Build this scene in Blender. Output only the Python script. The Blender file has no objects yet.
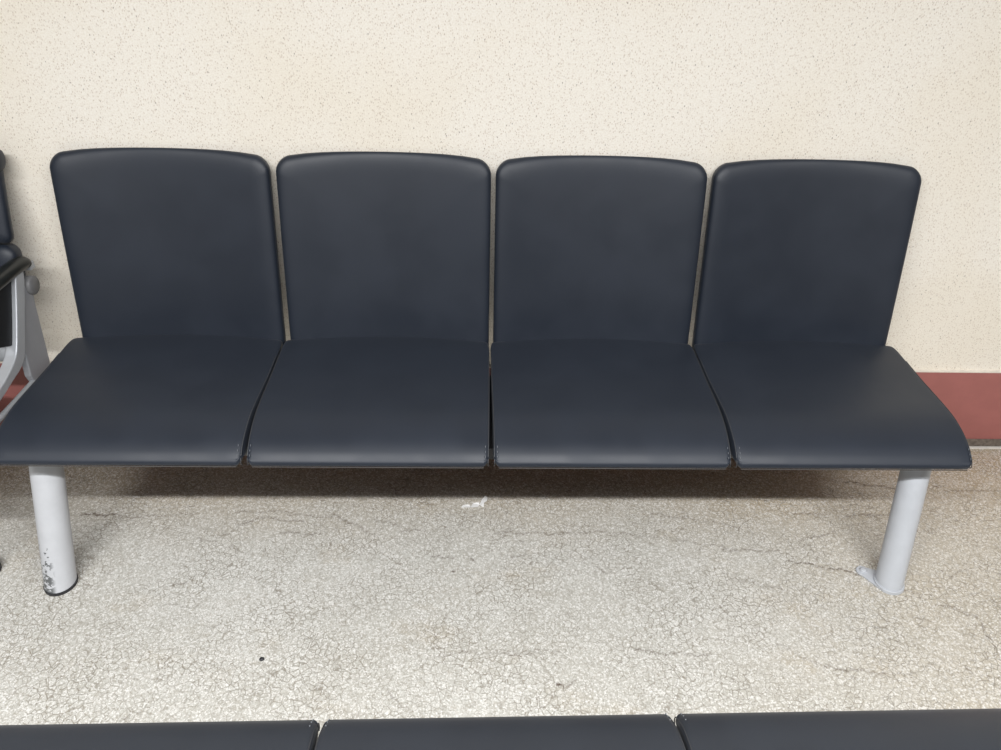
import bpy, math, random
from mathutils import Vector, Matrix
random.seed(4)
C = bpy.context.scene
COL = C.collection

# ------------------------------------------------------------------ camera
cam_data = bpy.data.cameras.new('camera')
cam = bpy.data.objects.new('camera', cam_data)
COL.objects.link(cam)
PITCH, YAW, ROLL = .5731, .0355, -.0288
cp, sp, cy_, sy_ = math.cos(PITCH), math.sin(PITCH), math.cos(YAW), math.sin(YAW)
fw = Vector((sy_ * cp, cy_ * cp, -sp))
rt = Vector((cy_, -sy_, 0))
dn = fw.cross(rt)
cr_, sr_ = math.cos(ROLL), math.sin(ROLL)
r2 = rt * cr_ + dn * sr_
d2 = -rt * sr_ + dn * cr_
m = Matrix((r2, -d2, -fw)).transposed().to_4x4()
m.translation = Vector((-.0347, 0, 1.4892))
cam.matrix_world = m
cam_data.sensor_width = 36
cam_data.lens = 753.22 / 1001 * 36
cam_data.clip_start = .02
C.camera = cam

# ------------------------------------------------------------------ world, lamps, exposure
C.view_settings.view_transform = 'Standard'
C.view_settings.look = 'None'
C.view_settings.gamma = 1
C.view_settings.use_curve_mapping = False
C.view_settings.exposure = 0
w = bpy.data.worlds.new('world')
C.world = w
w.use_nodes = True
w.node_tree.nodes['Background'].inputs[0].default_value = (1.0, .95, .88, 1)
w.node_tree.nodes['Background'].inputs[1].default_value = .17


def area(name, loc, sx, sy, power, col=(1, 1, 1), tgt=None):
    l = bpy.data.lights.new(name, 'AREA')
    l.shape = 'RECTANGLE'
    l.size, l.size_y, l.energy, l.color = sx, sy, power, col
    o = bpy.data.objects.new(name, l)
    COL.objects.link(o)
    o.location = loc
    if tgt:
        o.rotation_euler = (Vector(tgt) - Vector(loc)).to_track_quat('-Z', 'Y').to_euler()
    return o


area('ceiling_tube_row', (0, -.47, 2.52), 4.2, .10, 192, (.985, .99, 1))
area('rear_fill_light', (-1.2, -3.0, 2.5), 4, .3, 60, (.93, .96, 1))  # unseen fill added behind the camera, set left to brighten the left backrests


# ------------------------------------------------------------------ node helpers
class NT:
    def __init__(s, name):
        s.m = bpy.data.materials.new(name)
        s.m.use_nodes = True
        s.t = s.m.node_tree
        s.b = s.t.nodes['Principled BSDF']

    def n(s, typ, **kw):
        nd = s.t.nodes.new(typ)
        for k, v in kw.items():
            setattr(nd, k, v)
        return nd

    def put(s, sock, v):
        if isinstance(v, bpy.types.NodeSocket):
            s.t.links.new(v, sock)
        elif isinstance(v, (tuple, list)) and len(v) == 3 and sock.type == 'RGBA':
            sock.default_value = (*v, 1)
        else:
            sock.default_value = v

    def math(s, op, a, b=0., c=0., clamp=False):
        nd = s.n('ShaderNodeMath', operation=op, use_clamp=clamp)
        for i, v in enumerate((a, b, c)):
            s.put(nd.inputs[i], v)
        return nd.outputs[0]

    def vec(s, op, a, b=(0, 0, 0), scale=None):
        nd = s.n('ShaderNodeVectorMath', operation=op)
        s.put(nd.inputs[0], a)
        s.put(nd.inputs[1], b)
        if scale is not None:
            s.put(nd.inputs['Scale'], scale)
        return nd.outputs['Value'] if op in ('LENGTH', 'DOT_PRODUCT', 'DISTANCE') else nd.outputs[0]

    def pos(s, scale=(1, 1, 1), obj=False):
        mp = s.n('ShaderNodeMapping')
        if obj:
            tc = s.n('ShaderNodeTexCoord').outputs['Object']
        else:
            tc = s.n('ShaderNodeNewGeometry').outputs['Position']
        s.t.links.new(tc, mp.inputs[0])
        mp.inputs['Scale'].default_value = scale
        return mp.outputs[0]

    def noise(s, v, scale, detail=2., rough=.5):
        nd = s.n('ShaderNodeTexNoise')
        s.put(nd.inputs['Vector'], v)
        nd.inputs['Scale'].default_value = scale
        nd.inputs['Detail'].default_value = detail
        nd.inputs['Roughness'].default_value = rough
        return nd.outputs['Fac']

    def voro(s, v, scale, feature='F1', out='Distance', rnd=1.):
        nd = s.n('ShaderNodeTexVoronoi', feature=feature)
        s.put(nd.inputs['Vector'], v)
        nd.inputs['Scale'].default_value = scale
        nd.inputs['Randomness'].default_value = rnd
        return nd.outputs[out]

    def ramp(s, v, a, b, lo=0., hi=1.):
        nd = s.n('ShaderNodeMapRange', interpolation_type='SMOOTHSTEP')
        s.put(nd.inputs['Value'], v)
        nd.inputs['From Min'].default_value = a
        nd.inputs['From Max'].default_value = b
        nd.inputs['To Min'].default_value = lo
        nd.inputs['To Max'].default_value = hi
        return nd.outputs[0]

    def mix(s, f, a, b, mode='MIX'):
        nd = s.n('ShaderNodeMix', data_type='RGBA', blend_type=mode)
        s.put(nd.inputs[0], f)
        s.put(nd.inputs[6], a)
        s.put(nd.inputs[7], b)
        return nd.outputs[2]

    def bump(s, h, strength, dist):
        nd = s.n('ShaderNodeBump')
        nd.inputs['Strength'].default_value = strength
        nd.inputs['Distance'].default_value = dist
        s.put(nd.inputs['Height'], h)
        s.t.links.new(nd.outputs[0], s.b.inputs['Normal'])

    def fin(s, col=None, rough=None, metal=None, spec=None):
        if col is not None:
            s.put(s.b.inputs['Base Color'], col)
        if rough is not None:
            s.put(s.b.inputs['Roughness'], rough)
        if metal is not None:
            s.b.inputs['Metallic'].default_value = metal
        if spec is not None:
            s.b.inputs['Specular IOR Level'].default_value = spec
        return s.m


def hash_pick(k, colour_out):
    """one random channel of a voronoi cell colour"""
    sep = k.n('ShaderNodeSeparateColor')
    k.t.links.new(colour_out, sep.inputs[0])
    return sep.outputs


# ------------------------------------------------------------------ materials
def m_wall():
    k = NT('speckled_wallcovering')
    p = k.pos()
    big = k.noise(p, 2.2, 3)
    base = k.mix(k.ramp(big, .35, .65), (.855, .80, .70), (.88, .84, .765))
    # mottled faint grain
    g = k.noise(p, 260, 3, .7)
    base = k.mix(k.ramp(g, .36, .66, 0, .40), base, (.66, .58, .46))
    # speckles: small slanted flecks
    ps = k.pos((1, 1, .62))
    for sc, thr, keep, colr in ((150, .30, .50, (.24, .16, .11)), (85, .15, .42, (.15, .10, .075)), (240, .40, .62, (.45, .34, .25))):
        d = k.voro(ps, sc)
        c = hash_pick(k, k.voro(ps, sc, out='Color'))
        fleck = k.math('MULTIPLY', k.ramp(d, thr, thr * .45), k.math('GREATER_THAN', c[0], 1 - keep + .0))
        fleck = k.math('MULTIPLY', fleck, k.math('MULTIPLY', c[1], .85))
        base = k.mix(fleck, base, colr)
    k.bump(g, .25, .0006)
    return k.fin(base, .62, spec=.25)


CRACKS = []   # filled below: (x0, y0, x1, y1, width, strength)


def m_floor():
    k = NT('worn_terrazzo')
    p0 = k.pos()
    # wobble
    nz = k.n('ShaderNodeTexNoise')
    k.put(nz.inputs['Vector'], p0)
    nz.inputs['Scale'].default_value = 9
    nz.inputs['Detail'].default_value = 4
    wob = k.vec('SCALE', k.vec('SUBTRACT', nz.outputs['Color'], (.5, .5, .5)), scale=.05)
    p = k.vec('ADD', p0, k.vec('SCALE', wob, scale=.12))
    big = k.noise(p0, 1.9, 4, .6)
    base = k.mix(k.ramp(big, .38, .66), (.53, .52, .475), (.62, .615, .575))
    # warm / greenish stains
    st = k.noise(k.pos((1, 1.6, 1)), 3.6, 4, .65)
    base = k.mix(k.ramp(st, .55, .75, 0, .5), base, (.43, .36, .255))
    st2 = k.noise(k.pos((.55, 2.2, 1)), 5.5, 5, .7)
    base = k.mix(k.ramp(st2, .56, .76, 0, .36), base, (.33, .285, .22))
    # brown dirt towards the wall, with the warm under-seat shade mixed into its colour
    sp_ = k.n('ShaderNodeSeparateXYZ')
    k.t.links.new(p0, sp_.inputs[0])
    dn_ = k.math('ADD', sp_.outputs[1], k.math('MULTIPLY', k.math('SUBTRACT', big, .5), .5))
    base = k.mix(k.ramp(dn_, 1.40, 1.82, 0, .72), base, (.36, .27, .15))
    dr_ = k.math('ADD', k.math('MULTIPLY', sp_.outputs[0], .55), k.math('MULTIPLY', k.math('SUBTRACT', st, .5), .5))
    base = k.mix(k.ramp(dr_, .15, .75, 0, .40), base, (.52, .42, .28))
    # aggregate chips
    cc = hash_pick(k, k.voro(p, 200, out='Color'))
    base = k.mix(k.ramp(cc[0], .55, .9, 0, .42), base, (.90, .885, .85))
    base = k.mix(k.ramp(cc[1], .74, 1., 0, .38), base, (.33, .30, .25))
    # crackle network
    e1 = k.voro(p, 62, 'DISTANCE_TO_EDGE')
    patch = k.ramp(k.noise(p0, 6.0, 3, .6), .34, .62, .22, 1.0)
    ln = k.math('MULTIPLY', k.ramp(e1, .070, .015), patch)
    base = k.mix(k.math('MULTIPLY', ln, .72), base, (.20, .175, .14))
    e2 = k.voro(p, 150, 'DISTANCE_TO_EDGE')
    base = k.mix(k.math('MULTIPLY', k.ramp(e2, .12, .02), .30), base, (.27, .22, .15))
    fn = hash_pick(k, k.voro(p, 330, out='Color'))
    base = k.mix(k.ramp(fn[0], .70, .95, 0, .55), base, (.90, .89, .86))
    base = k.mix(k.ramp(fn[1], .78, .97, 0, .50), base, (.30, .28, .24))
    fine = k.noise(p0, 420, 2)
    base = k.mix(k.ramp(fine, .5, .75, 0, .22), base, (.2, .16, .11))
    # individual cracks and scuffs
    at = k.n('ShaderNodeAttribute', attribute_name='scuff')
    tot = k.math('MULTIPLY', at.outputs['Fac'], k.ramp(k.noise(p0, 110, 3), .36, .56, .25, 1))
    base = k.mix(tot, base, (.085, .055, .035))
    k.bump(k.math('SUBTRACT', 1, ln), .35, .0012)
    rough = k.ramp(k.noise(p0, 12, 3), .3, .7, .42, .62)
    return k.fin(base, rough, spec=.35)


def m_vinyl(name, col=(.0098, .0145, .0245), rough=.49):
    k = NT(name)
    p = k.pos(obj=True)
    n1 = k.noise(p, 7, 3, .55)
    n2 = k.noise(p, 900, 2, .6)
    c = k.mix(k.ramp(n1, .35, .7), col, tuple(v * 1.12 for v in col))
    k.bump(k.math('ADD', k.math('MULTIPLY', n1, 1.0), k.math('MULTIPLY', n2, .06)), .22, .003)
    k.b.inputs['Sheen Weight'].default_value = .05
    k.b.inputs['Sheen Roughness'].default_value = .5
    return k.fin(c, k.ramp(n1, .3, .7, rough - .03, rough + .05), spec=.5)


def m_paint(name, col, rough=.4, metal=0., chips=0.):
    k = NT(name)
    p = k.pos()
    n1 = k.noise(p, 30, 4, .6)
    c = k.mix(k.ramp(n1, .3, .7, 0, .25), col, tuple(v * .8 for v in col))
    if chips:
        sep = k.n('ShaderNodeSeparateXYZ')
        k.t.links.new(p, sep.inputs[0])
        low = k.ramp(sep.outputs[2], .13, .02, 0, 1)
        ch = k.noise(k.pos((1, 1, 1.6)), 85, 2, .5)
        thr = k.math('ADD', ch, k.math('MULTIPLY', low, .17))
        # wear sits on the left (-x) face of the tube
        nrm = k.n('ShaderNodeNewGeometry').outputs['Normal']
        side = k.ramp(k.vec('DOT_PRODUCT', nrm, (-.75, -.66, 0)), .35, .7, 0, 1)
        mask = k.math('MULTIPLY', k.math('MULTIPLY', k.ramp(thr, .65, .675), side), k.ramp(sep.outputs[2], .14, .12, 0, 1))
        c = k.mix(k.math('MULTIPLY', mask, .9), c, (.07, .075, .075))
    k.bump(n1, .12, .001)
    return k.fin(c, rough, metal)


def m_plain(name, col, rough=.5, metal=0., sc=60, var=.15):
    k = NT(name)
    n1 = k.noise(k.pos(obj=True), sc, 3, .6)
    return k.fin(k.mix(k.ramp(n1, .3, .7, 0, 1), col, tuple(v * (1 - var) for v in col)), rough, metal)


# ------------------------------------------------------------------ mesh helpers
def link(name, verts, faces, mat, parent=None, smooth=True, loc=None):
    me = bpy.data.meshes.new(name)
    me.from_pydata([tuple(v) for v in verts], [], faces)
    me.validate()
    me.update()
    import bmesh
    bm = bmesh.new()
    bm.from_mesh(me)
    bmesh.ops.recalc_face_normals(bm, faces=bm.faces)
    bm.to_mesh(me)
    bm.free()
    if smooth:
        for f in me.polygons:
            f.use_smooth = True
    me.materials.append(mat)
    o = bpy.data.objects.new(name, me)
    COL.objects.link(o)
    if parent:
        o.parent = parent
    if loc:
        o.location = loc
    return o


def sharp(o, ang=40):
    """smooth shading that keeps edges above the angle"""
    import bmesh
    bm = bmesh.new()
    bm.from_mesh(o.data)
    for e in bm.edges:
        if len(e.link_faces) == 2 and e.calc_face_angle(0) > math.radians(ang):
            e.smooth = False
    bm.to_mesh(o.data)
    bm.free()
    return o


def thing(name, label, cat, loc=(0, 0, 0), group=None):
    o = bpy.data.objects.new(name, None)
    o.empty_display_size = .1
    COL.objects.link(o)
    o.location = loc
    o['label'] = label
    o['category'] = cat
    if group:
        o['group'] = group
    return o


def box(name, a, b, mat, parent=None, bev=0., kind=None):
    (x0, y0, z0), (x1, y1, z1) = a, b
    vs = [(x, y, z) for x in (x0, x1) for y in (y0, y1) for z in (z0, z1)]
    fs = [(0, 1, 3, 2), (4, 6, 7, 5), (0, 4, 5, 1), (2, 3, 7, 6), (0, 2, 6, 4), (1, 5, 7, 3)]
    o = link(name, vs, fs, mat, parent, smooth=False)
    if bev:
        md = o.modifiers.new('bevel', 'BEVEL')
        md.width = bev
        md.segments = 3
    if kind:
        o['kind'] = kind
    return o


def tube(name, pts, rad, mat, parent=None, seg=24, cap=True, flat=None):
    """swept round tube through pts; rad a number or a list; flat = (sx, sz) squash"""
    pts = [Vector(p) for p in pts]
    rr = rad if isinstance(rad, (list, tuple)) else [rad] * len(pts)
    vs, fs = [], []
    up = Vector((0, 0, 1))
    for i, p in enumerate(pts):
        t = (pts[min(i + 1, len(pts) - 1)] - pts[max(i - 1, 0)]).normalized()
        u = t.cross(up)
        if u.length < .05:
            u = t.cross(Vector((0, 1, 0)))
        u.normalize()
        v = u.cross(t).normalized()
        for j in range(seg):
            a = 2 * math.pi * j / seg
            fx, fz = flat or (1, 1)
            vs.append(p + u * math.cos(a) * rr[i] * fx + v * math.sin(a) * rr[i] * fz)
    for i in range(len(pts) - 1):
        for j in range(seg):
            k = (j + 1) % seg
            fs.append((i * seg + j, i * seg + k, (i + 1) * seg + k, (i + 1) * seg + j))
    if cap:
        fs.append(tuple(range(seg))[::-1])
        fs.append(tuple((len(pts) - 1) * seg + j for j in range(seg)))
    return sharp(link(name, vs, fs, mat, parent), 50)


def spline(pts, n):
    """Catmull-Rom through 2-D / 3-D points, n samples per span"""
    P = [Vector(p) for p in pts]
    P = [P[0] * 2 - P[1]] + P + [P[-1] * 2 - P[-2]]
    out = []
    for i in range(1, len(P) - 2):
        a, b, c, d = P[i - 1:i + 3]
        for s in range(n):
            t = s / n
            out.append(.5 * ((2 * b) + (c - a) * t + (2 * a - 5 * b + 4 * c - d) * t * t + (3 * b - 3 * c + d - a) * t ** 3))
    out.append(P[-2])
    return out


def prism_x(name, poly, x0, x1, mat, parent=None, bev=.003):
    """extrude a (y, z) outline along x"""
    n = len(poly)
    vs = [(x0, y, z) for y, z in poly] + [(x1, y, z) for y, z in poly]
    fs = [tuple(range(n)), tuple(range(n, 2 * n))[::-1]] + [(i, (i + 1) % n, n + (i + 1) % n, n + i) for i in range(n)]
    o = link(name, vs, fs, mat, parent, smooth=False)
    if bev:
        md = o.modifiers.new('bevel', 'BEVEL')
        md.width = bev
        md.segments = 2
        md.limit_method = 'ANGLE'
    return o


# ------------------------------------------------------------------ cushion shapes
def rrect(hw, hh, r, n=26, crown=0.):
    """rounded rectangle points, counter-clockwise; crown lifts the middle of the top edge"""
    r = max(min(r, hw * .98, hh * .98), .0008)
    pts = []
    for cx, cz, a0 in ((hw - r, hh - r, 0), (-(hw - r), hh - r, 90), (-(hw - r), -(hh - r), 180), (hw - r, -(hh - r), 270)):
        for i in range(n // 2 + 1):
            a = math.radians(a0 + 90 * i / (n // 2))
            pts.append((cx + r * math.cos(a), cz + r * math.sin(a)))
        # straight run to the next corner
        nx = {0: (-(hw - r), hh), 90: (-hw, -(hh - r)), 180: (hw - r, -hh), 270: (hw, hh - r)}[a0]
        sx, sz = pts[-1]
        for i in range(1, 12):
            t = i / 12
            pts.append((sx + (nx[0] - sx) * t, sz + (nx[1] - sz) * t))
    out = []
    for x, z in pts:
        wz = max(0, z / hh) ** 2
        out.append((x, z + crown * (wz * .999 + .001) * (.45 * (1 - (x / hw) ** 2) + .55 * (1 - abs(x / hw) ** 5))))
    return out


def cushion(hw, hh, r, T, crown=0., pillow=.004):
    """local x across, z up, front toward -y at y=0 (front face), back at y=T. Returns verts, faces"""
    rings = [(hw * 0 + .010, T)]
    prof = [(.004, T - .0005), (.0008, T - .004), (0, T - .009), (0, .021), (.0012, .0155), (.0038, .0112), (.008, .0074), (.014, .0044), (.022, .0022), (.032, .0007), (.044, 0.)]
    vs, fs, n = [], [], 0

    def ring(ins, y, k=1.):
        o = rrect(hw - ins, hh - ins, r - ins * .55, crown=crown)
        return [(x * k, y, z * k) for x, z in o]
    allr = [ring(.004, T, .0 + 1)]
    back = [ring(.02, T, k) for k in (.02, .5, 1.)]
    front = []
    for k in (.96, .9, .8, .66, .5, .34, .18, .02):
        front.append([(x, y - pillow * (1 - k * k), z) for x, y, z in ring(.044, 0., k)])
    seq = back + [ring(i, y) for i, y in prof] + front
    n = len(seq[0])
    for rg in seq:
        vs += rg
    for i in range(len(seq) - 1):
        for j in range(n):
            k = (j + 1) % n
            fs.append((i * n + j, i * n + k, (i + 1) * n + k, (i + 1) * n + j))
    fs.append(tuple(range(n)))
    fs.append(tuple((len(seq) - 1) * n + j for j in range(n))[::-1])
    return vs, fs


def make_back(name, hw, z0, z1, y0, y1, concave, mat, parent, xc, T=.032, r=.034, crown=.019):
    """backrest whose front face runs from (y0, z0) to (y1, z1)"""
    L = math.hypot(y1 - y0, z1 - z0)
    vs, fs = cushion(hw, L / 2, r, T, crown, .003)
    ux, uz = (y1 - y0) / L, (z1 - z0) / L
    out = []
    for x, y, z in vs:
        yy = y + concave * (1 - (x / hw) ** 2) * (1 - y / T)
        s = z + L / 2
        # a light S: the pad leans back a bit more near the top
        yy += .006 * (s / L) ** 3
        out.append((x + xc, y0 + ux * s + uz * yy, z0 + uz * s - ux * yy))
    return link(name, out, fs, mat, parent)


SEAT_PROF = [(1.790, .4430), (1.784, .4478), (1.765, .4492), (1.70, .4475), (1.62, .4445), (1.56, .4450), (1.50, .4455), (1.455, .4440), (1.42, .4385), (1.39, .4308),
             (1.365, .4212), (1.3445, .4090), (1.3310, .3970), (1.3265, .3900), (1.3270, .3830), (1.332, .3790)]


def make_seat(name, hw, prof, bottom, arc, mat, parent, xc, yo=0.):
    top = spline([(a, b, 0) for a, b in prof], 5)
    loop = [(p.x, p.y) for p in top]
    yr = prof[0][0]
    for t in (.12, .3, .5, .7, .88):
        loop.append((prof[-1][0] + .02 + (yr - prof[-1][0] - .02) * t, bottom))
    loop += [(yr - .004, bottom + .003), (yr, bottom + .012), (yr, prof[0][1] - .012)]
    n = len(loop)
    # inward normals
    cyx = sum(a for a, _ in loop) / n
    nrm = []
    for i in range(n):
        a, b = Vector(loop[i - 1]), Vector(loop[(i + 1) % n])
        t = (b - a).normalized()
        nn = Vector((t.y, -t.x))
        nrm.append(nn)
    area_ = sum(loop[i][0] * loop[(i + 1) % n][1] - loop[(i + 1) % n][0] * loop[i][1] for i in range(n))
    sg = -1 if area_ > 0 else 1
    cols = []
    for e, ins in ((0, .0052), (.0008, .0034), (.0022, .0018), (.0045, .0007), (.008, .0001), (.013, 0)):
        cols.append((e, ins))
    xs = [(-hw + e, ins) for e, ins in cols]
    xs += [(-hw + .013 + (2 * hw - .026) * i / 22, 0) for i in range(1, 22)]
    xs += [(hw - e, ins) for e, ins in reversed(cols)]
    y_f = min(a for a, _ in loop)

    def corner(ed, wy):
        return max(0, .013 - ed) ** 2 / .013 * .6 * max(0, 1 - wy / .2)
    vs = []
    for x, ins in xs:
        ed = hw - abs(x)
        for i, (a, b) in enumerate(loop):
            q = Vector((a, b)) + nrm[i] * ins * sg
            wy = max(0, min(1, (q.x - y_f) / (yr - y_f)))
            y = q.x + arc * wy * wy * (1 - (x / hw) ** 2) - arc * .25 * wy
            z = q.y
            # dish in the sitting area and a softly raised middle at the rear
            z -= .004 * math.exp(-((q.x - 1.6) / .12) ** 2) * (1 - (x / hw) ** 2) if b > .41 else 0
            # cut lower corner
            if b < .396 and q.x < y_f + .06:
                z += max(0, .011 - ed) * .9
                y += max(0, .011 - ed) * .3
            # rounded front corner in plan
            y += corner(ed, wy)
            # pull the side in a touch at the very rear corner
            xx = x * (1 - .012 * max(0, (wy - .93) / .07)) if wy > .93 else x
            # the sides draw together towards the rear, so the gap between seats narrows
            xx *= 1 + .0135 * max(0, min(1, (q.x - y_f) / .28)) if wy <= .99 else 1 + .0135 - .02 * (wy - .99) / .01 * 0
            vs.append((xx + xc, y + yo, z))
    fs = []
    m_ = len(xs)
    for i in range(m_ - 1):
        for j in range(n):
            k = (j + 1) % n
            fs.append((i * n + j, i * n + k, (i + 1) * n + k, (i + 1) * n + j))
    fs.append(tuple(range(n)))
    fs.append(tuple((m_ - 1) * n + j for j in range(n))[::-1])
    o = link(name, vs, fs, mat, parent)
    tube('hem', [(xc - hw + .012, prof[-1][0] - .0045 + yo, prof[-1][1] + .0004), (xc + hw - .012, prof[-1][0] - .0045 + yo, prof[-1][1] + .0004)], .0013, MAT['hem'], o, seg=8)
    # piping / stitched seam along both sides
    for sd in (-1, 1):
        pts = []
        for p in top[4:]:
            if p.x < 1.71:
                pts.append((xc + sd * (hw - .0022) * (1 + .0135 * max(0, min(1, (p.x - 1.3265) / .28))), p.x + yo + corner(.0022, (p.x - y_f) / (yr - y_f)), p.y - .0012))
        sm = tube('seam', pts, .0011, MAT['seam'], o, seg=6)
        # the doubled stitches at the front corner
        sp_ = []
        for a, b in ((1.3560, .4205), (1.3455, .4138), (1.3370, .4062)):
            q0 = Vector((xc + sd * (hw - .0085), a + yo - .0008 + corner(.0085, (a - y_f) / (yr - y_f)), b + .0010))
            tube('stitch', [q0, q0 + Vector((0, -.0028, -.0036))], .0010, MAT['stitch'], o, seg=6)
    return o


MAT = {}
MAT['vinyl'] = m_vinyl('black_vinyl')
MAT['vinyl_near'] = m_vinyl('greyer_black_vinyl', (.019, .023, .031))  # paler, greyer copy of the vinyl colour for the near bench
MAT['seam'] = m_plain('grey_piping', (.045, .047, .052), .5)
MAT['hem'] = m_plain('grey_brown_hem', (.055, .05, .046), .6)
MAT['stitch'] = m_plain('pale_thread', (.10, .11, .125), .5)
MAT['leg'] = m_paint('pale_grey_paint', (.52, .53, .55), .38, chips=1)
MAT['leg_clean'] = m_paint('pale_grey_paint_clean', (.50, .52, .55), .38)
MAT['rubber'] = m_plain('black_rubber', (.02, .02, .024), .5)
MAT['dark_steel'] = m_plain('dark_steel', (.05, .05, .05), .45, .5)
MAT['silver'] = m_paint('silver_casting', (.52, .54, .57), .42, .3)
MAT['silver_dull'] = m_paint('silver_dull', (.36, .37, .40), .45, .2)
MAT['bolt'] = m_plain('zinc_bolt', (.45, .46, .47), .35, .8)
MAT['grey_plastic'] = m_plain('grey_plastic', (.19, .19, .195), .5)
MAT['black_plastic'] = m_plain('black_plastic', (.012, .014, .014), .3)
MAT['black_cloth'] = m_plain('black_upholstery', (.006, .007, .009), .6, sc=300, var=.3)

# ------------------------------------------------------------------ setting
FLOOR_Y0, FLOOR_Y1, X0, X1 = -1.2, 1.915, -3.2, 3.2
exec_cracks = [
    (-1.132, 1.569, -1.045, 1.572, 0.0040, 0.95), (-1.037, 1.557, -0.829, 1.575, 0.0030, 0.45), (-0.785, 1.481, -0.727, 1.468, 0.0030, 0.50), (-0.709, 1.582, -0.554, 1.587, 0.0030, 0.50),
    (-0.694, 1.529, -0.638, 1.562, 0.0030, 0.60), (-0.638, 1.562, -0.512, 1.543, 0.0030, 0.60), (-0.564, 1.503, -0.457, 1.497, 0.0030, 0.70), (-0.442, 1.577, -0.339, 1.511, 0.0040, 0.50),
    (-0.566, 1.576, -0.440, 1.563, 0.0030, 0.45), (-0.306, 1.551, -0.247, 1.531, 0.0030, 0.50), (-0.791, 1.324, -0.761, 1.321, 0.0030, 0.50), (-0.245, 1.511, -0.189, 1.514, 0.0030, 0.40),
    (0.016, 1.506, 0.185, 1.503, 0.0030, 0.55), (0.185, 1.503, 0.318, 1.511, 0.0030, 0.45), (0.318, 1.511, 0.465, 1.488, 0.0030, 0.45), (0.501, 1.482, 0.680, 1.445, 0.0030, 0.35),
    (0.464, 1.582, 0.576, 1.562, 0.0025, 0.50), (0.576, 1.562, 0.704, 1.529, 0.0025, 0.50), (-0.155, 1.414, -0.097, 1.416, 0.0030, 0.65), (0.060, 1.418, 0.097, 1.422, 0.0030, 0.50),
    (-0.052, 1.418, -0.046, 1.402, 0.0030, 0.80), (-0.100, 1.367, -0.093, 1.362, 0.0040, 0.80), (0.575, 1.457, 0.571, 1.438, 0.0025, 0.80), (0.090, 1.477, 0.097, 1.472, 0.0030, 0.70),
    (0.282, 1.383, 0.306, 1.360, 0.0030, 0.50), (0.628, 1.444, 0.790, 1.438, 0.0040, 0.50), (0.793, 1.408, 0.927, 1.372, 0.0030, 0.85), (0.927, 1.372, 0.975, 1.357, 0.0030, 0.85),
    (0.878, 1.584, 0.968, 1.585, 0.0030, 0.55), (1.025, 1.578, 1.131, 1.583, 0.0035, 0.60), (0.855, 1.477, 0.969, 1.514, 0.0030, 0.55), (1.080, 1.726, 1.254, 1.692, 0.0040, 0.70),
    (1.344, 1.705, 1.529, 1.661, 0.0040, 0.60), (1.233, 1.518, 1.238, 1.507, 0.0030, 0.60), (1.200, 1.369, 1.207, 1.349, 0.0030, 0.60), (1.207, 1.349, 1.240, 1.367, 0.0030, 0.50),
    (0.628, 1.342, 0.750, 1.306, 0.0040, 0.30), (1.050, 1.303, 1.097, 1.292, 0.0025, 0.50), (1.137, 1.265, 1.218, 1.222, 0.0030, 0.50), (-0.665, 1.195, -0.646, 1.198, 0.0030, 0.50),
    (-0.758, 0.960, -0.779, 0.950, 0.0025, 0.50), (-0.798, 1.256, -0.706, 1.251, 0.0030, 0.35), (-0.119, 1.115, 0.006, 1.120, 0.0025, 0.40), (0.006, 1.120, 0.165, 1.124, 0.0025, 0.40),
    (0.006, 1.113, 0.117, 1.113, 0.0020, 0.60), (0.341, 1.127, 0.371, 1.119, 0.0025, 0.80), (0.371, 1.119, 0.419, 1.114, 0.0025, 0.80), (-0.227, 1.026, -0.190, 0.980, 0.0025, 0.50),
    (0.151, 1.037, 0.164, 1.025, 0.0045, 1.00), (0.189, 1.046, 0.175, 1.024, 0.0025, 0.75), (0.102, 1.000, 0.112, 0.979, 0.0020, 0.50), (0.396, 1.115, 0.511, 1.112, 0.0025, 0.65),
    (0.677, 1.140, 0.768, 1.079, 0.0030, 0.35), (0.768, 1.079, 0.828, 1.070, 0.0030, 0.60), (0.828, 1.070, 0.900, 1.061, 0.0035, 0.60), (1.132, 1.256, 1.167, 1.240, 0.0030, 0.60),
    (1.167, 1.240, 1.208, 1.219, 0.0030, 0.65), (1.208, 1.219, 1.204, 1.168, 0.0030, 0.65), (1.204, 1.168, 1.200, 1.125, 0.0030, 0.65), (1.050, 1.214, 1.082, 1.209, 0.0030, 0.40),
]
CRACKS += exec_cracks


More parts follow.
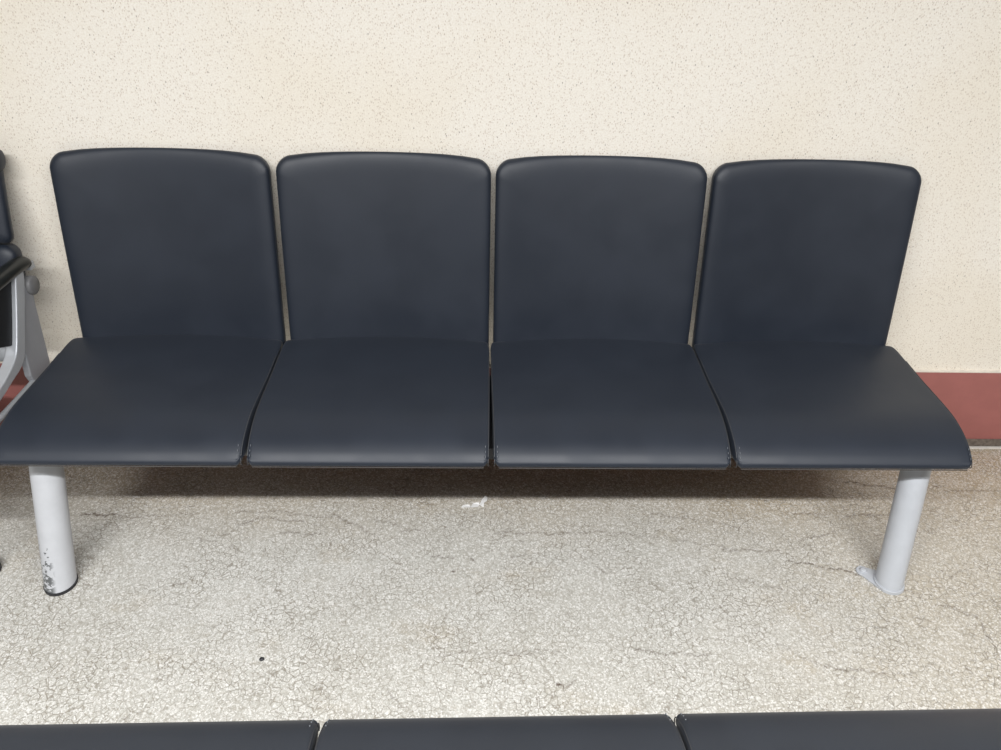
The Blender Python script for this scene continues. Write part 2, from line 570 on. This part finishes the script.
def make_floor():
    """slab whose top is a grid, fine where the photograph shows it, carrying the cracks as a 'scuff' attribute"""
    import numpy as np
    xs = np.concatenate([np.linspace(X0, -1.30, 6)[:-1], np.arange(-1.30, 1.36, .0034), np.linspace(1.40, X1, 6)])
    ys = np.concatenate([np.linspace(FLOOR_Y0, .90, 6)[:-1], np.arange(.90, 1.80, .0034), [1.82, FLOOR_Y1]])
    nx, ny = len(xs), len(ys)
    gx, gy = np.meshgrid(xs, ys)
    f = np.zeros_like(gx)
    wx = gx + .0035 * np.sin(gy * 95 + gx * 60) + .0018 * np.sin(gx * 310 - gy * 140) + .0009 * np.sin(gx * 800 + gy * 500)
    wy = gy + .0035 * np.sin(gx * 75 - gy * 20) + .0020 * np.sin(gx * 260 + 2) + .0012 * np.sin(gx * 640 + gy * 90)
    for x0, y0, x1, y1, wd, st in CRACKS:
        dx, dy = x1 - x0, y1 - y0
        t = np.clip(((wx - x0) * dx + (wy - y0) * dy) / (dx * dx + dy * dy), 0, 1)
        d = np.hypot(wx - x0 - t * dx, wy - y0 - t * dy)
        f = np.maximum(f, st * np.clip(1.35 - d / wd, 0, 1))
    n = nx * ny
    co = np.zeros((n + 8, 3))
    co[:n, 0], co[:n, 1] = gx.ravel(), gy.ravel()
    co[n:] = [(x, y, z) for z in (-.0005, -.05) for x, y in ((X0, FLOOR_Y0), (X1, FLOOR_Y0), (X1, FLOOR_Y1), (X0, FLOOR_Y1))]
    ii = (np.arange(ny - 1)[:, None] * nx + np.arange(nx - 1)[None, :]).ravel()
    quads = np.stack([ii, ii + 1, ii + nx + 1, ii + nx], 1)
    extra = np.array([(n + 7, n + 6, n + 5, n + 4), (n, n + 1, n + 5, n + 4)[::-1], (n + 1, n + 2, n + 6, n + 5)[::-1], (n + 2, n + 3, n + 7, n + 6)[::-1], (n + 3, n, n + 4, n + 7)[::-1]])
    quads = np.concatenate([quads, extra])
    me = bpy.data.meshes.new('floor')
    me.vertices.add(n + 8)
    me.vertices.foreach_set('co', co.ravel())
    me.loops.add(len(quads) * 4)
    me.loops.foreach_set('vertex_index', quads.ravel().astype('int32'))
    me.polygons.add(len(quads))
    me.polygons.foreach_set('loop_start', np.arange(0, len(quads) * 4, 4, dtype='int32'))
    me.update(calc_edges=True)
    a = me.attributes.new('scuff', 'FLOAT', 'POINT')
    a.data.foreach_set('value', np.concatenate([f.ravel(), np.zeros(8)]).astype('float32'))
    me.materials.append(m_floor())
    o = bpy.data.objects.new('floor', me)
    COL.objects.link(o)
    o['kind'] = 'structure'
    return o


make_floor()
wl = box('wall_back', (X0, FLOOR_Y1, -.05), (X1, FLOOR_Y1 + .1, 2.9), m_wall(), kind='structure')
bb = box('baseboard_back', (X0, FLOOR_Y1 - .010, .030), (X1, FLOOR_Y1, .284),
         m_plain('brick_red_paint', (.37, .132, .118), .5, sc=18, var=.08), bev=.001, kind='structure')
box('trim_1', (X0, FLOOR_Y1 - .014, 0), (X1, FLOOR_Y1, .030), m_plain('grey_skirting', (.20, .165, .135), .6, sc=90, var=.5), bev=.001, kind='structure')
box('trim_2', (X0, FLOOR_Y1 - .024, 0), (X1, FLOOR_Y1 - .014, .0035), m_plain('white_joint', (.75, .72, .66), .5), bev=.0008, kind='structure')
box('trim_3', (X0, FLOOR_Y1 - .011, .284), (X1, FLOOR_Y1, .288), m_plain('pale_joint', (.80, .74, .65), .5), kind='structure')


# ------------------------------------------------------------------ four-seat bench
def bench(label, loc, rot, P, n=4, legs=None, vinyl='vinyl', shift=(0, 0, 0, 0)):
    """bench facing -y; P = seat pitch"""
    root = thing('waiting_bench', label, 'bench', (0, 0, 0), 'armless black four-seat benches')
    YC = 1.6
    W = P * n
    sc = []
    for i in range(n):
        xc = (i - (n - 1) / 2) * P
        ex = .0045 if i in (0, n - 1) else 0
        make_seat('seat', P / 2 - (.0052 if vinyl == 'vinyl' else .0036) + ex, SEAT_PROF, .3785, .036, MAT[vinyl], root, xc + ex * (1 if i else -1))
        xb = (i - (n - 1) / 2) * P + shift[i]
        bk = make_back('backrest', .2708, .395, .9145, 1.764, 1.861, .026, MAT[vinyl], root, xb, T=.040)
        # steel bracket joining the back to the beam
        poly = [(1.50, .335), (1.50, .362), (1.80, .362), (1.838, .41), (1.888, .60), (1.897, .60), (1.855, .385), (1.80, .345)]
        prism_x('back_bracket', poly, xb - .16, xb - .12, MAT['dark_steel'], root)
        prism_x('back_bracket', poly, xb + .12, xb + .16, MAT['dark_steel'], root)
    for i in range(1, n):
        xj = (i - n / 2) * P
        box('gap_filler', (xj - .014, 1.40, .345), (xj + .014, 1.72, .376), MAT['rubber'], root, bev=.002)  # black strip added below each seat gap to keep it dark
    tube('beam', [(-W / 2 + .02, 1.47, .335), (W / 2 - .02, 1.47, .335)], .030, MAT['dark_steel'], root)
    for k, (xt, xf) in enumerate(legs or ((-1.078, -1.070), (1.078, 1.035))):
        yt, yf = 1.462, 1.322
        a, b = Vector((xt, yt, .345)), Vector((xf, yf, 0))
        dirv = (b - a).normalized()
        # tube cut flat at the floor
        seg = 40
        R = .0365 if k == 0 else .034
        e1 = Vector((1, 0, 0))
        e2 = dirv.cross(e1).normalized()
        e1 = e2.cross(dirv).normalized()
        vs, fs = [], []
        H0 = .007
        lv = 14
        for q in range(lv + 1):
            for j in range(seg):
                an = 2 * math.pi * j / seg
                off = e1 * math.cos(an) * R + e2 * math.sin(an) * R
                p0 = a + off
                zt = p0.z + (H0 - p0.z) * q / lv
                if q == 0:
                    vs.append(p0)
                else:
                    vs.append(p0 + dirv * ((zt - p0.z) / dirv.z))
        for q in range(lv):
            for j in range(seg):
                kk = (j + 1) % seg
                fs.append((q * seg + j, q * seg + kk, (q + 1) * seg + kk, (q + 1) * seg + j))
        fs.append(tuple(range(seg)))
        fs.append(tuple(lv * seg + j for j in range(seg)))
        lg = sharp(link('leg', vs, fs, MAT['leg'] if k == 0 else MAT['leg_clean'], root), 50)
        base = [vs[lv * seg + j] for j in range(seg)]
        c0 = sum(base, Vector()) / seg
        rv = [c0 + (v - c0) * 1.035 for v in base]
        if k == 0:
            # black rubber rim under the left tube
            vv = [Vector((v.x, v.y, .0)) for v in rv] + [Vector((v.x, v.y, .0085)) for v in rv]
            link('foot_pad', vv, [(j, (j + 1) % seg, seg + (j + 1) % seg, seg + j) for j in range(seg)] + [tuple(range(seg)), tuple(range(seg, 2 * seg))], MAT['rubber'], lg, smooth=False)
        else:
            # welded floor plate with one bolt ear reaching inward
            ear = Vector((.985, 1.364, 0))
            cc = Vector((xf, yf, 0))
            ax = (ear - cc).normalized()
            px = Vector((-ax.y, ax.x, 0))
            out = []
            for j in range(25):
                an = math.radians(-100 + 200 * j / 24)
                out.append(ear + (ax * math.cos(an) + px * math.sin(an)) * .017)
            for j in range(25):
                an = math.radians(85 + 190 * j / 24)
                out.append(cc + (ax * math.cos(an) + px * math.sin(an)) * .037)
            nn = len(out)
            vv = [Vector((v.x, v.y, 0)) for v in out] + [Vector((v.x, v.y, .006)) for v in out]
            fp = link('floor_plate', vv, [(j, (j + 1) % nn, nn + (j + 1) % nn, nn + j) for j in range(nn)] + [tuple(range(nn)), tuple(range(nn, 2 * nn))], MAT['leg_clean'], lg, smooth=False)
            md = fp.modifiers.new('bevel', 'BEVEL')
            md.width = .0018
            md.segments = 3
            md.limit_method = 'ANGLE'
            bl = tube('bolt', [ear + Vector((0, 0, .004)), ear + Vector((0, 0, .0095)), ear + Vector((0, 0, .012))], [.009, .009, .006], MAT['leg_clean'], fp, seg=12)
            # weld bead
            wb = []
            for j in range(seg + 1):
                v = base[j % seg]
                wb.append((v.x, v.y, .008))
            tube('weld', wb, .0035, MAT['leg_clean'], lg, seg=8, cap=False)
        # collar under the seat
        tube('collar', [(xt - .05, 1.47, .335), (xt + .05, 1.47, .335)], .036, MAT['leg_clean'], lg)
    root.matrix_world = Matrix.Translation(Vector(loc)) @ Matrix.Rotation(rot, 4, 'Z')
    return root


bench('black vinyl four-seat bench against the speckled cream wall, on two pale grey legs', (0, 0, 0), .0019, .5578, shift=(.006, .0055, .001, 0))
# the bench across the aisle, turned round: its front edges face the first bench
YN, CN = .7115, -.0155
near = bench('black vinyl bench across the aisle, nearest the camera, only its front seat edge in view', (CN, 0, 0), 0, .5495,
             legs=((-1.078, -1.070), (1.052, 1.033)), vinyl='vinyl_near')
near.matrix_world = Matrix.Translation((CN + .2748, YN + 1.3245, 0)) @ Matrix.Rotation(math.pi + .0138, 4, 'Z')


# ------------------------------------------------------------------ bench with armrests at the far left
def arm_bench():
    root = thing('armrest_bench', 'black padded bench with a silver cast armrest frame at the far left edge', 'bench')
    XR = -1.200
    for i in range(2):
        xc = XR - .276 - i * .56
        b = make_back('backrest', .256, .705, .915, 1.797, 1.852, .006, MAT['vinyl'], root, xc, T=.035, r=.02, crown=0)
        tube('head_roll', [(xc - .266, 1.862, .902), (xc - .262, 1.862, .902), (xc + .258, 1.862, .902), (xc + .264, 1.862, .902), (xc + .268, 1.862, .902)],
             [.016, .025, .027, .025, .016], MAT['vinyl'], b)
        make_back('lumbar_cushion', .256, .46, .700, 1.748, 1.798, .006, MAT['vinyl'], root, xc - .002, T=.05, r=.03, crown=0)
        vs, fs = cushion(.215, .20, .04, .06, 0, .008)
        link('seat', [(x + xc, 1.455 - z, .425 - y) for x, y, z in vs], fs, MAT['black_cloth'], root)
    for i in range(2):
        x = XR - i * .56
        rear = [(1.790, .655, 0), (1.781, .616, 0), (1.735, .540, 0), (1.695, .474, 0), (1.675, .446, 0), (1.645, .430, 0), (1.60, .421, 0), (1.537, .408, 0), (1.42, .395, 0)]
        front = [(1.42, .417, 0), (1.547, .434, 0), (1.60, .448, 0), (1.635, .462, 0), (1.662, .487, 0), (1.710, .565, 0), (1.760, .655, 0)]
        poly = [(p.x, p.y) for p in spline(rear, 4)] + [(p.x, p.y) for p in spline(front, 4)]
        fr = prism_x('side_frame', poly, x - .030, x, MAT['silver'], root, bev=.003)
        prism_x('rear_plate', [(1.778, .600), (1.812, .585), (1.800, .540), (1.778, .377), (1.768, .330), (1.700, .335), (1.682, .385), (1.694, .462), (1.740, .535)],
                x - .024, x - .006, MAT['silver_dull'], fr, bev=.003)
        tube('pivot_cap', [(x - .02, 1.806, .589), (x + .002, 1.806, .589), (x + .005, 1.806, .589)], [.025, .025, .022], MAT['grey_plastic'], fr, seg=32)
        box('hinge_block', (x - .022, 1.822, .622), (x - .002, 1.846, .642), MAT['silver'], fr, bev=.003)
        ap = spline([(1.822, .640, 0), (1.806, .648, 0), (1.70, .650, 0), (1.50, .646, 0), (1.36, .640, 0), (1.30, .628, 0)], 5)
        tube('armrest', [(x - .018, p.x, p.y) for p in ap], [.010] + [.019] * (len(ap) - 2) + [.012], MAT['black_plastic'], root, seg=20, flat=(1.25, .95))
        prism_x('side_panel', [(1.765, .635), (1.70, .510), (1.675, .486), (1.655, .492), (1.60, .518), (1.50, .565), (1.42, .625)], x - .020, x - .012, MAT['black_cloth'], fr, bev=.002)
        lg = spline([(-.012, 1.745, .362), (-.012, 1.70, .366), (-.012, 1.60, .366), (-.016, 1.50, .362), (-.035, 1.44, .335), (-.060, 1.40, .25), (-.072, 1.375, .12), (-.075, 1.365, .014)], 6)
        l_ = tube('leg', [(x + p.x, p.y, p.z - .004) for p in lg], .0075, MAT['silver'], root, seg=14)
        tube('foot_pad', [(x - .078, 1.362, .0), (x - .078, 1.362, .024)], .034, MAT['rubber'], l_, seg=24)
        lr = spline([(1.75, .36, 0), (1.80, .20, 0), (1.83, .02, 0)], 6)
        l2 = tube('leg', [(x - .015, p.x, p.y) for p in lr], .013, MAT['silver_dull'], root, seg=14)
        tube('foot_pad', [(x - .015, 1.832, .0), (x - .015, 1.832, .022)], .020, MAT['rubber'], l2, seg=24)
    tube('beam', [(XR - .006, 1.672, .462), (XR - 1.1, 1.672, .462)], .024, MAT['silver'], root, seg=24, flat=(.7, 1.0))
    return root


arm_bench()

# ------------------------------------------------------------------ litter on the floor
sc_ = thing('paper_scrap', 'torn white scrap of paper on the floor below the gap of the middle seats', 'paper scrap', (-.04, 1.617, 0))


def flake(pts, z, name='paper_piece'):
    pts = [Vector((a, b, 0)) for a, b in pts]
    n = len(pts)
    vs = [Vector((p.x, p.y, .0006 + z * (i % 3) / 2)) for i, p in enumerate(pts)] + [Vector((p.x, p.y, .0014 + z * (i % 3) / 2)) for i, p in enumerate(pts)]
    fs = [tuple(range(n)), tuple(range(n, 2 * n))] + [(j, (j + 1) % n, n + (j + 1) % n, n + j) for j in range(n)]
    return link(name, vs, fs, MAT['paper'], sc_, smooth=False)


MAT['paper'] = m_plain('white_paper', (.85, .84, .82), .7, var=.05)
flake([(-.040, -.011), (-.034, -.003), (-.020, -.003), (-.012, -.006), (-.014, -.013), (-.028, -.014)], .002)
flake([(-.013, -.012), (-.005, .004), (.010, .006), (.014, .000), (.008, -.011), (-.004, -.015)], .003)
flake([(.013, -.001), (.020, .020), (.030, .034), (.037, .028), (.034, .012), (.026, .004), (.025, -.012), (.018, -.008)], .004)
pb_v, pb_f = [], []
pb = thing('pebble', 'tiny dark pebble on the bare floor left of centre', 'pebble', (-.521, 1.10, 0))
for i in range(9):
    for j in range(14):
        t, a = math.pi * i / 8, 2 * math.pi * j / 14
        r = .0048 * (1 + .18 * math.sin(2 * a + t) + .1 * math.cos(3 * a))
        pb_v.append((r * math.sin(t) * math.cos(a), r * 1.25 * math.sin(t) * math.sin(a), .0032 + .0032 * math.cos(t)))
for i in range(8):
    for j in range(14):
        k = (j + 1) % 14
        pb_f.append((i * 14 + j, i * 14 + k, (i + 1) * 14 + k, (i + 1) * 14 + j))
link('stone', pb_v, pb_f, MAT['rubber'], pb)
